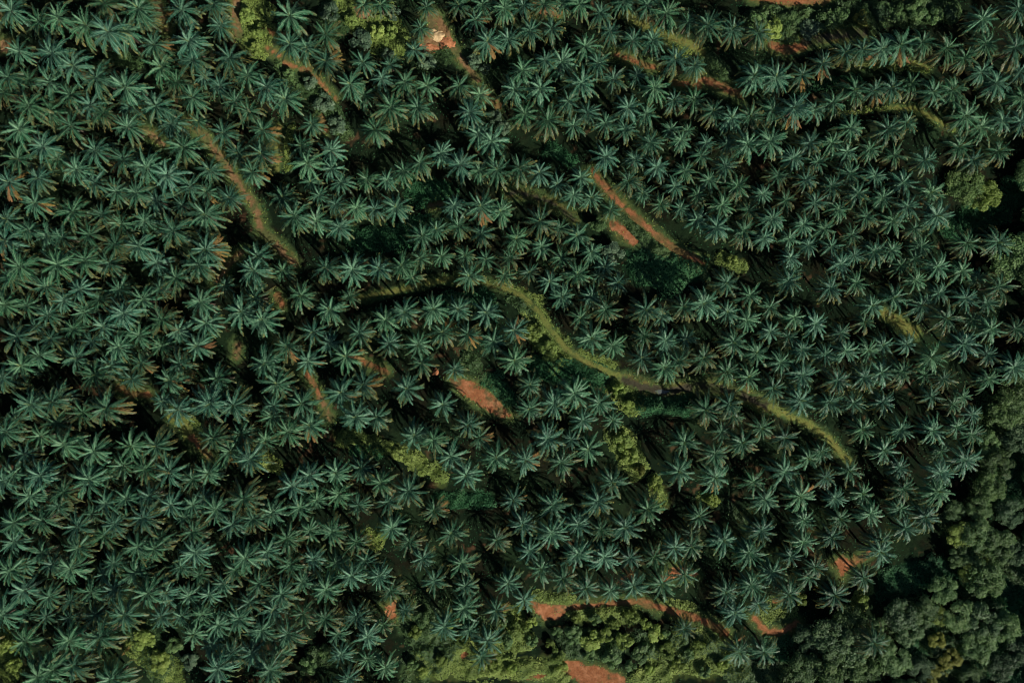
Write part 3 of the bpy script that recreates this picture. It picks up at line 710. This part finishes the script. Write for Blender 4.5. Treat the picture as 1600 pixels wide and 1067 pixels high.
LC = {'lime': [], 'mid': [], 'dark': []}
crng = np.random.default_rng(77)
for tone, hw, ln, *hf in COVER:
    hf = hf[0] if hf else 1.0
    line = pts(ln); lo = line.min(0) - hw * 1.25; hi = line.max(0) + hw * 1.25
    area = (hi - lo).prod() * MPP ** 2
    n = int(area * 15)
    q = crng.uniform(0, 1, (n, 2)) * (hi - lo) + lo
    x, y, z = to_world(q[:, 0], q[:, 1], .6)
    d = seg_dist(q[:, 0], q[:, 1], line) + (vn(x, y, 3.2, 51) - .5) * hw * .9 + (vn(x, y, 1.2, 52) - .5) * 6
    nt_ = np.full(n, 1e9)
    for nm, kd, w2, l2 in TRACKS:
        L2 = pts(l2)
        if (L2.max(0) < lo - 20).any() or (L2.min(0) > hi + 20).any(): continue
        nt_ = np.minimum(nt_, seg_dist(q[:, 0], q[:, 1], L2) - w2)
    for nm, kd, pl in BANKS:
        po = pts(pl)
        if (po.max(0) < lo).any() or (po.min(0) > hi).any(): continue
        nt_ = np.where(in_poly(q[:, 0], q[:, 1], po), -5, nt_)
    ok = (d < hw) & (nt_ > 1.5)
    LC[tone].append(np.stack([x[ok], y[ok], z[ok], np.clip((hw - d[ok]) / 7, .15, 1) * hf], 1))
# tufts on the grassy verges
n = 110000
q = crng.uniform(0, 1, (n, 2)) * np.array([1600, 1067])
x, y, z = to_world(q[:, 0], q[:, 1], .2)
gi = np.clip(((x - X0) / STEP).astype(int), 0, NX - 1); gj = np.clip(((y - Y0) / STEP).astype(int), 0, NY - 1)
nv = near[gj, gi] + (vn(x, y, 3, 63) - .5) * 9
ok = (nv > -3.0) & (nv < 13) & ((cat[gj, gi] == 0) | (vn(x, y, 1.4, 64) > .72))
half = crng.uniform(0, 1, n) < .5
LC['lime'].append(np.stack([x, y, z, np.full(n, .2)], 1)[ok & half & (nv < 8)])
LC['mid'].append(np.stack([x, y, z, np.full(n, .25)], 1)[ok & ~half])
# thin scatter of ferns and weeds over the whole plantation floor
n = 52000
q = crng.uniform(0, 1, (n, 2)) * np.array([1680, 1150]) - 40
x, y, z = to_world(q[:, 0], q[:, 1], .2)
gi = np.clip(((x - X0) / STEP).astype(int), 0, NX - 1); gj = np.clip(((y - Y0) / STEP).astype(int), 0, NY - 1)
ok = (cat[gj, gi] == 0) & (near[gj, gi] > 4) & (vn(x, y, 6, 61) * .6 + vn(x, y, 2, 62) * .4 > .46)
LC['dark'].append(np.stack([x[ok], y[ok], z[ok], np.full(ok.sum(), .22)], 1))
for tone, arr in LC.items():
    A = np.concatenate(arr); x, y, z, k = A.T
    e = .25
    if tone == 'lime': k = k * .6
    hx = (lump(x + e, y) - lump(x - e, y)) / (2 * e) * k; hy = (lump(x, y + e) - lump(x, y - e)) / (2 * e) * k
    N = unit(np.stack([-hx, -hy, np.ones_like(hx)], 1) + crng.normal(0, .20 if tone == 'lime' else .27, (len(x), 3)))
    Pq = np.stack([x, y, z + lump(x, y) * k + crng.uniform(-.10 if tone == 'lime' else -.2, .06, len(x))], 1)
    tn = np.clip(.42 + (vn(x, y, 4, 71) - .5) * .7 + crng.normal(0, .14, len(x)), 0, .95)
    V = leaf_quads(Pq, N, crng.uniform(.17, .34, len(x)) * (1.15 if tone == 'lime' else 1), crng)
    nm = {'lime': 'yellow_green_undergrowth', 'mid': 'green_undergrowth', 'dark': 'dark_undergrowth'}[tone]
    o = link(nm, mesh_np(nm, V, quads(len(x)), LEAF['under' if tone == 'dark' else tone], tn))
    tag(o, {'lime': 'bright yellow-green leafy cover along tracks and clearings', 'mid': 'mid green leafy cover on banks and clearings',
            'dark': 'dark green low plants on the shaded plantation floor'}[tone], 'undergrowth', None, 'stuff')

# ------------------------------------------------------------------ trees and shrubs
def crown_leaf(seed, nlobe, nleaf, size, flat=.75, spread=.62):
    """leafy crown of unit radius: overlapping lobes, leaves thick on the upper and outer sides, gaps between"""
    rng = np.random.default_rng(seed)
    a = rng.uniform(0, 6.28, nlobe); r = np.sqrt(rng.uniform(0, 1, nlobe)) * spread
    C = np.stack([r * np.cos(a), r * np.sin(a), flat * (.55 + .45 * np.sqrt(np.clip(1 - r * r, 0, 1))) * rng.uniform(.72, 1.12, nlobe)], 1)
    rad = rng.uniform(.17, .36, nlobe)
    w = rad ** 2; li = rng.choice(nlobe, nleaf, p=w / w.sum())
    d = unit(rng.normal(0, 1, (nleaf, 3)) + np.array([0, 0, .45]))
    tw = unit(rng.normal(0, 1, (nlobe, 14, 3)))
    # twig clumps: pull leaves towards a few twig directions of their lobe
    tj = rng.integers(0, 14, nleaf); d = unit(d * .75 + tw[li, tj] * .55 + np.array([0, 0, .12]))
    rr_ = rad[li] * rng.uniform(.62, 1.08, nleaf)
    P = C[li] + d * rr_[:, None] * np.array([1, 1, .8])
    N = unit(d + rng.normal(0, .46, (nleaf, 3)) + np.array([0, 0, .40]))
    V = leaf_quads(P, N, rng.uniform(.7, 1.3, nleaf) * size, rng)
    tn = np.clip(.45 + rng.normal(0, .13, nleaf) + rng.normal(0, .14, nlobe)[li], 0, .95)
    return V, tn, C

def tree_trunk(C, zc, seed, r=.05):
    rng = np.random.default_rng(seed)
    fork = np.array([0, 0, zc * .45])
    parts = [tube(np.array([[0, 0, -.12], [.01, .0, zc * .2], fork, [0, 0, zc * .7]]), [r * 1.5, r, r * .9, r * .6], 8)]
    for c in C[:8]:
        m = (fork + c) * .5 + np.array([0, 0, -.05])
        parts.append(tube(np.array([fork * .95, m, c]), [r * .6, r * .4, r * .15], 6))
    return join(parts)

TV = []
for k in range(5):
    V, t, C = crown_leaf(800 + k, 30 + 3 * k, 5200, .048, .85, .80)
    TV.append((V, t, mesh_np('trunk', *tree_trunk(C, .9, k), M_BARK)))
SV = []
for k in range(5):
    V, t, C = crown_leaf(900 + k, 14 + k, 1500, .085, .8, .68)
    SV.append((V, t, mesh_np('stem', *tree_trunk(C, .8, k, .035), M_BARK)))
CACHE = {}
def leafy(kind, k, tone):
    key = (kind, k, tone)
    if key not in CACHE:
        V, t, _ = (TV if kind == 'crown' else SV)[k]
        CACHE[key] = mesh_np(kind, V, quads(len(t)), LEAF[tone], t)
    return CACHE[key]

TW = {'olive': 'olive green', 'lime': 'lime green', 'mid': 'mid green', 'dark': 'dark green', 'grey': 'muted green', 'yellow': 'yellow-green', 'blue': 'blue-green'}
trs = [t.split(',') for t in TREES.split()]
TP = np.array([[float(t[0]), float(t[1])] for t in trs])
TMARKS = [('the rounded tree pair', 1526, 298), ('the forest edge shrubs', 1496, 836), ('the red right-angle track', 1206, 986), ('the dark right gap', 1540, 350),
          ('the yellow forest trees', 1474, 1032), ('the dark forest gap', 1425, 905), ('the right-edge black gap', 1590, 775), ('the bottom right corner', 1600, 1067)]
TD = describe(TP, TMARKS)
trng = np.random.default_rng(91)
for i, t in enumerate(trs):
    r = float(t[2]) * MPP * 1.25; h = float(t[4]) * .68; k = int(trng.integers(5))
    x, y, z = to_world(TP[i, 0], TP[i, 1], h * .85)
    root = link('forest_tree', None, None, (x, y, z), (0, 0, trng.uniform(0, 6.28)))
    zz = h / r * .98
    tag(root, f"{TW[t[3]]} broadleaf tree {TD[i][0]} {TD[i][1]} {TD[i][2]}", 'tree', 'broadleaf trees of the forest strip')
    link('trunk', TV[k][2], root, None, None, (r, r, h))
    link('crown', leafy('crown', k, t[3]), root, (0, 0, h * .15), None, (r, r, h * .82))
shs = [t.split(',') for t in SHRUBS.split()]
SP = np.array([[float(t[0]), float(t[1])] for t in shs])
SD = describe(SP)
for i, t in enumerate(shs):
    r = float(t[2]) * MPP * 1.2; h = min(r * 1.05, 2.9); k = int(trng.integers(5))
    x, y, z = to_world(SP[i, 0], SP[i, 1], h * .8)
    root = link('shrub', None, None, (x, y, z), (0, 0, trng.uniform(0, 6.28)))
    tag(root, f"{TW[t[3]]} leafy shrub {SD[i][0]} {SD[i][1]} {SD[i][2]}", 'shrub', 'shrubs on clearings and banks')
    link('stem', SV[k][2], root, None, None, (r, r, h))
    link('foliage', leafy('foliage', k, t[3]), root, None, None, (r, r, h))
# the forest goes on past the right and bottom edges: one far mass of the same crowns
FVs = []; FTs = []
for gy_ in np.arange(-135, 75, 8.5):
    for gx_ in np.arange(60, 192, 8.5):
        x = gx_ + trng.normal(0, 1.5); y = gy_ + trng.normal(0, 1.5)
        px, py = to_px(x, y, 8)
        if (px < 1625 and py < 1092) or py < 190 or px < 1230: continue
        V, tn, _ = TV[trng.integers(5)]
        r = trng.uniform(4.2, 6.2); h = trng.uniform(5, 7)
        FVs.append(V * np.array([r, r, h * .82]) + np.array([x, y, float(ground(x, y)) + h * .15])); FTs.append(np.clip(tn + trng.uniform(-.15, .15), 0, .95))
FVs = np.concatenate(FVs); FTs = np.concatenate(FTs)
tag(link('forest_treeline', mesh_np('forest_treeline', FVs, quads(len(FTs)), LEAF['mid'], FTs)), 'dense forest continuing beyond the plantation edge', 'forest', None, 'stuff')

# ------------------------------------------------------------------ heaps, puddle, fallen fronds
def heap(name, px, py, rx, ry, h, mat, seed, label):
    x, y, z = to_world(px, py, 0)
    n = 40; a = np.linspace(-1, 1, n); U, W = np.meshgrid(a, a)
    q = np.hypot(U, W) * (1 + .8 * (vn(U + 9, W, .45, seed) - .4) + .35 * (vn(U, W, .16, seed + 7) - .5))
    hh = np.clip(1 - q ** 1.5, -.25, 1) * (.7 + .6 * vn(U, W + 5, .37, seed + 1)) * h + .10 * h * (vn(U, W, .09, seed + 2) - .5)
    xs = U * rx * MPP; ys = W * ry * MPP
    zg = ground(x + xs, y + ys)
    V = np.stack([xs, ys, zg - float(z) + hh - .05], -1).reshape(-1, 3)
    id_ = np.arange(n * n).reshape(n, n); F = np.stack([id_[:-1, :-1], id_[:-1, 1:], id_[1:, 1:], id_[1:, :-1]], -1).reshape(-1, 4)
    keep = (np.clip(q, 0, 9)[:-1, :-1].ravel() < 1.02)
    o = link(name, mesh_np(name, V, F[keep], mat, None, True), None, (x, y, z))
    tag(o, label, 'heap')
heap('sand_heap', 683, 56, 13, 10, .65, M_SAND, 5, 'pale cream sand heap in the small clearing near the top edge')
heap('soil_heap', 699, 67, 13, 12, .5, M_CLAY, 15, 'orange soil heap touching the right side of the cream sand heap')
heap('soil_heap', 671, 75, 16, 9, .38, M_CLAY, 25, 'rough pinkish soil heap below left of the cream sand heap')
heap('soil_heap', 681, 581, 6, 6, .8, M_CLAY, 35, 'tiny orange soil heap among palms left of the red gully')
x, y, z = to_world(1034, 612)
ang = np.linspace(0, 2 * np.pi, 28, endpoint=False); rad = 1 + .15 * np.sin(3 * ang + 1) + .1 * np.sin(5 * ang)
bxs = 2.1 * rad * np.cos(ang); bys = .62 * rad * np.sin(ang)
zt = float(np.max(ground(x + bxs, y + bys))) + .02
me = bpy.data.meshes.new('puddle'); me.from_pydata([(a, b, 0) for a, b in zip(bxs, bys)], [], [list(range(28))]); me.materials.append(M_WATER)
tag(link('puddle', me, None, (x, y, zt)), kind='structure')
FP = pts(FALLEN)
FD = describe(FP[:, :2])
for i, (a, b, r) in enumerate(FP):
    x, y, z = to_world(a, b, .3)
    o = link('fallen_frond', DRYF[i % 5], None, (x, y, z + .45), (0, math.radians(-18), math.radians(r)), .8)
    tag(o, f"dry fallen palm frond lying {FD[i][0]} {FD[i][1]} {FD[i][2]}", 'fallen frond', 'dry fronds lying on the ground')

# ------------------------------------------------------------------ sky, sun, camera
EL, AZ = math.radians(30.5), math.radians(138)
w = bpy.data.worlds.new('World'); S.world = w; w.use_nodes = True
nt = w.node_tree; bg = nt.nodes['Background']
sky = nt.nodes.new('ShaderNodeTexSky'); sky.sky_type = 'NISHITA'; sky.sun_disc = False
sky.air_density = .65; sky.dust_density = .4; sky.ozone_density = 1.5; sky.sun_elevation = EL; sky.sun_rotation = AZ
nt.links.new(sky.outputs[0], bg.inputs[0]); bg.inputs[1].default_value = .05
sl = bpy.data.lights.new('sun', 'SUN'); sl.energy = 5.0; sl.angle = math.radians(.5); sl.color = (1, .94, .83)
so = bpy.data.objects.new('sun', sl); COL.objects.link(so)
import mathutils
dvec = mathutils.Vector((math.sin(AZ) * math.cos(EL), math.cos(AZ) * math.cos(EL), math.sin(EL)))
so.rotation_euler = dvec.to_track_quat('Z', 'Y').to_euler()
cam = bpy.data.cameras.new('camera'); cam.lens = 24; cam.sensor_width = 36; cam.clip_end = 5000
co = bpy.data.objects.new('camera', cam); COL.objects.link(co); co.location = (0, 0, HCAM)
S.camera = co
S.view_settings.view_transform = 'Standard'; S.view_settings.look = 'None'; S.view_settings.gamma = 1; S.view_settings.exposure = 0.05
S.cycles.max_bounces = 5
S.cycles.pixel_filter_type = 'BLACKMAN_HARRIS'; S.cycles.filter_width = 1.0
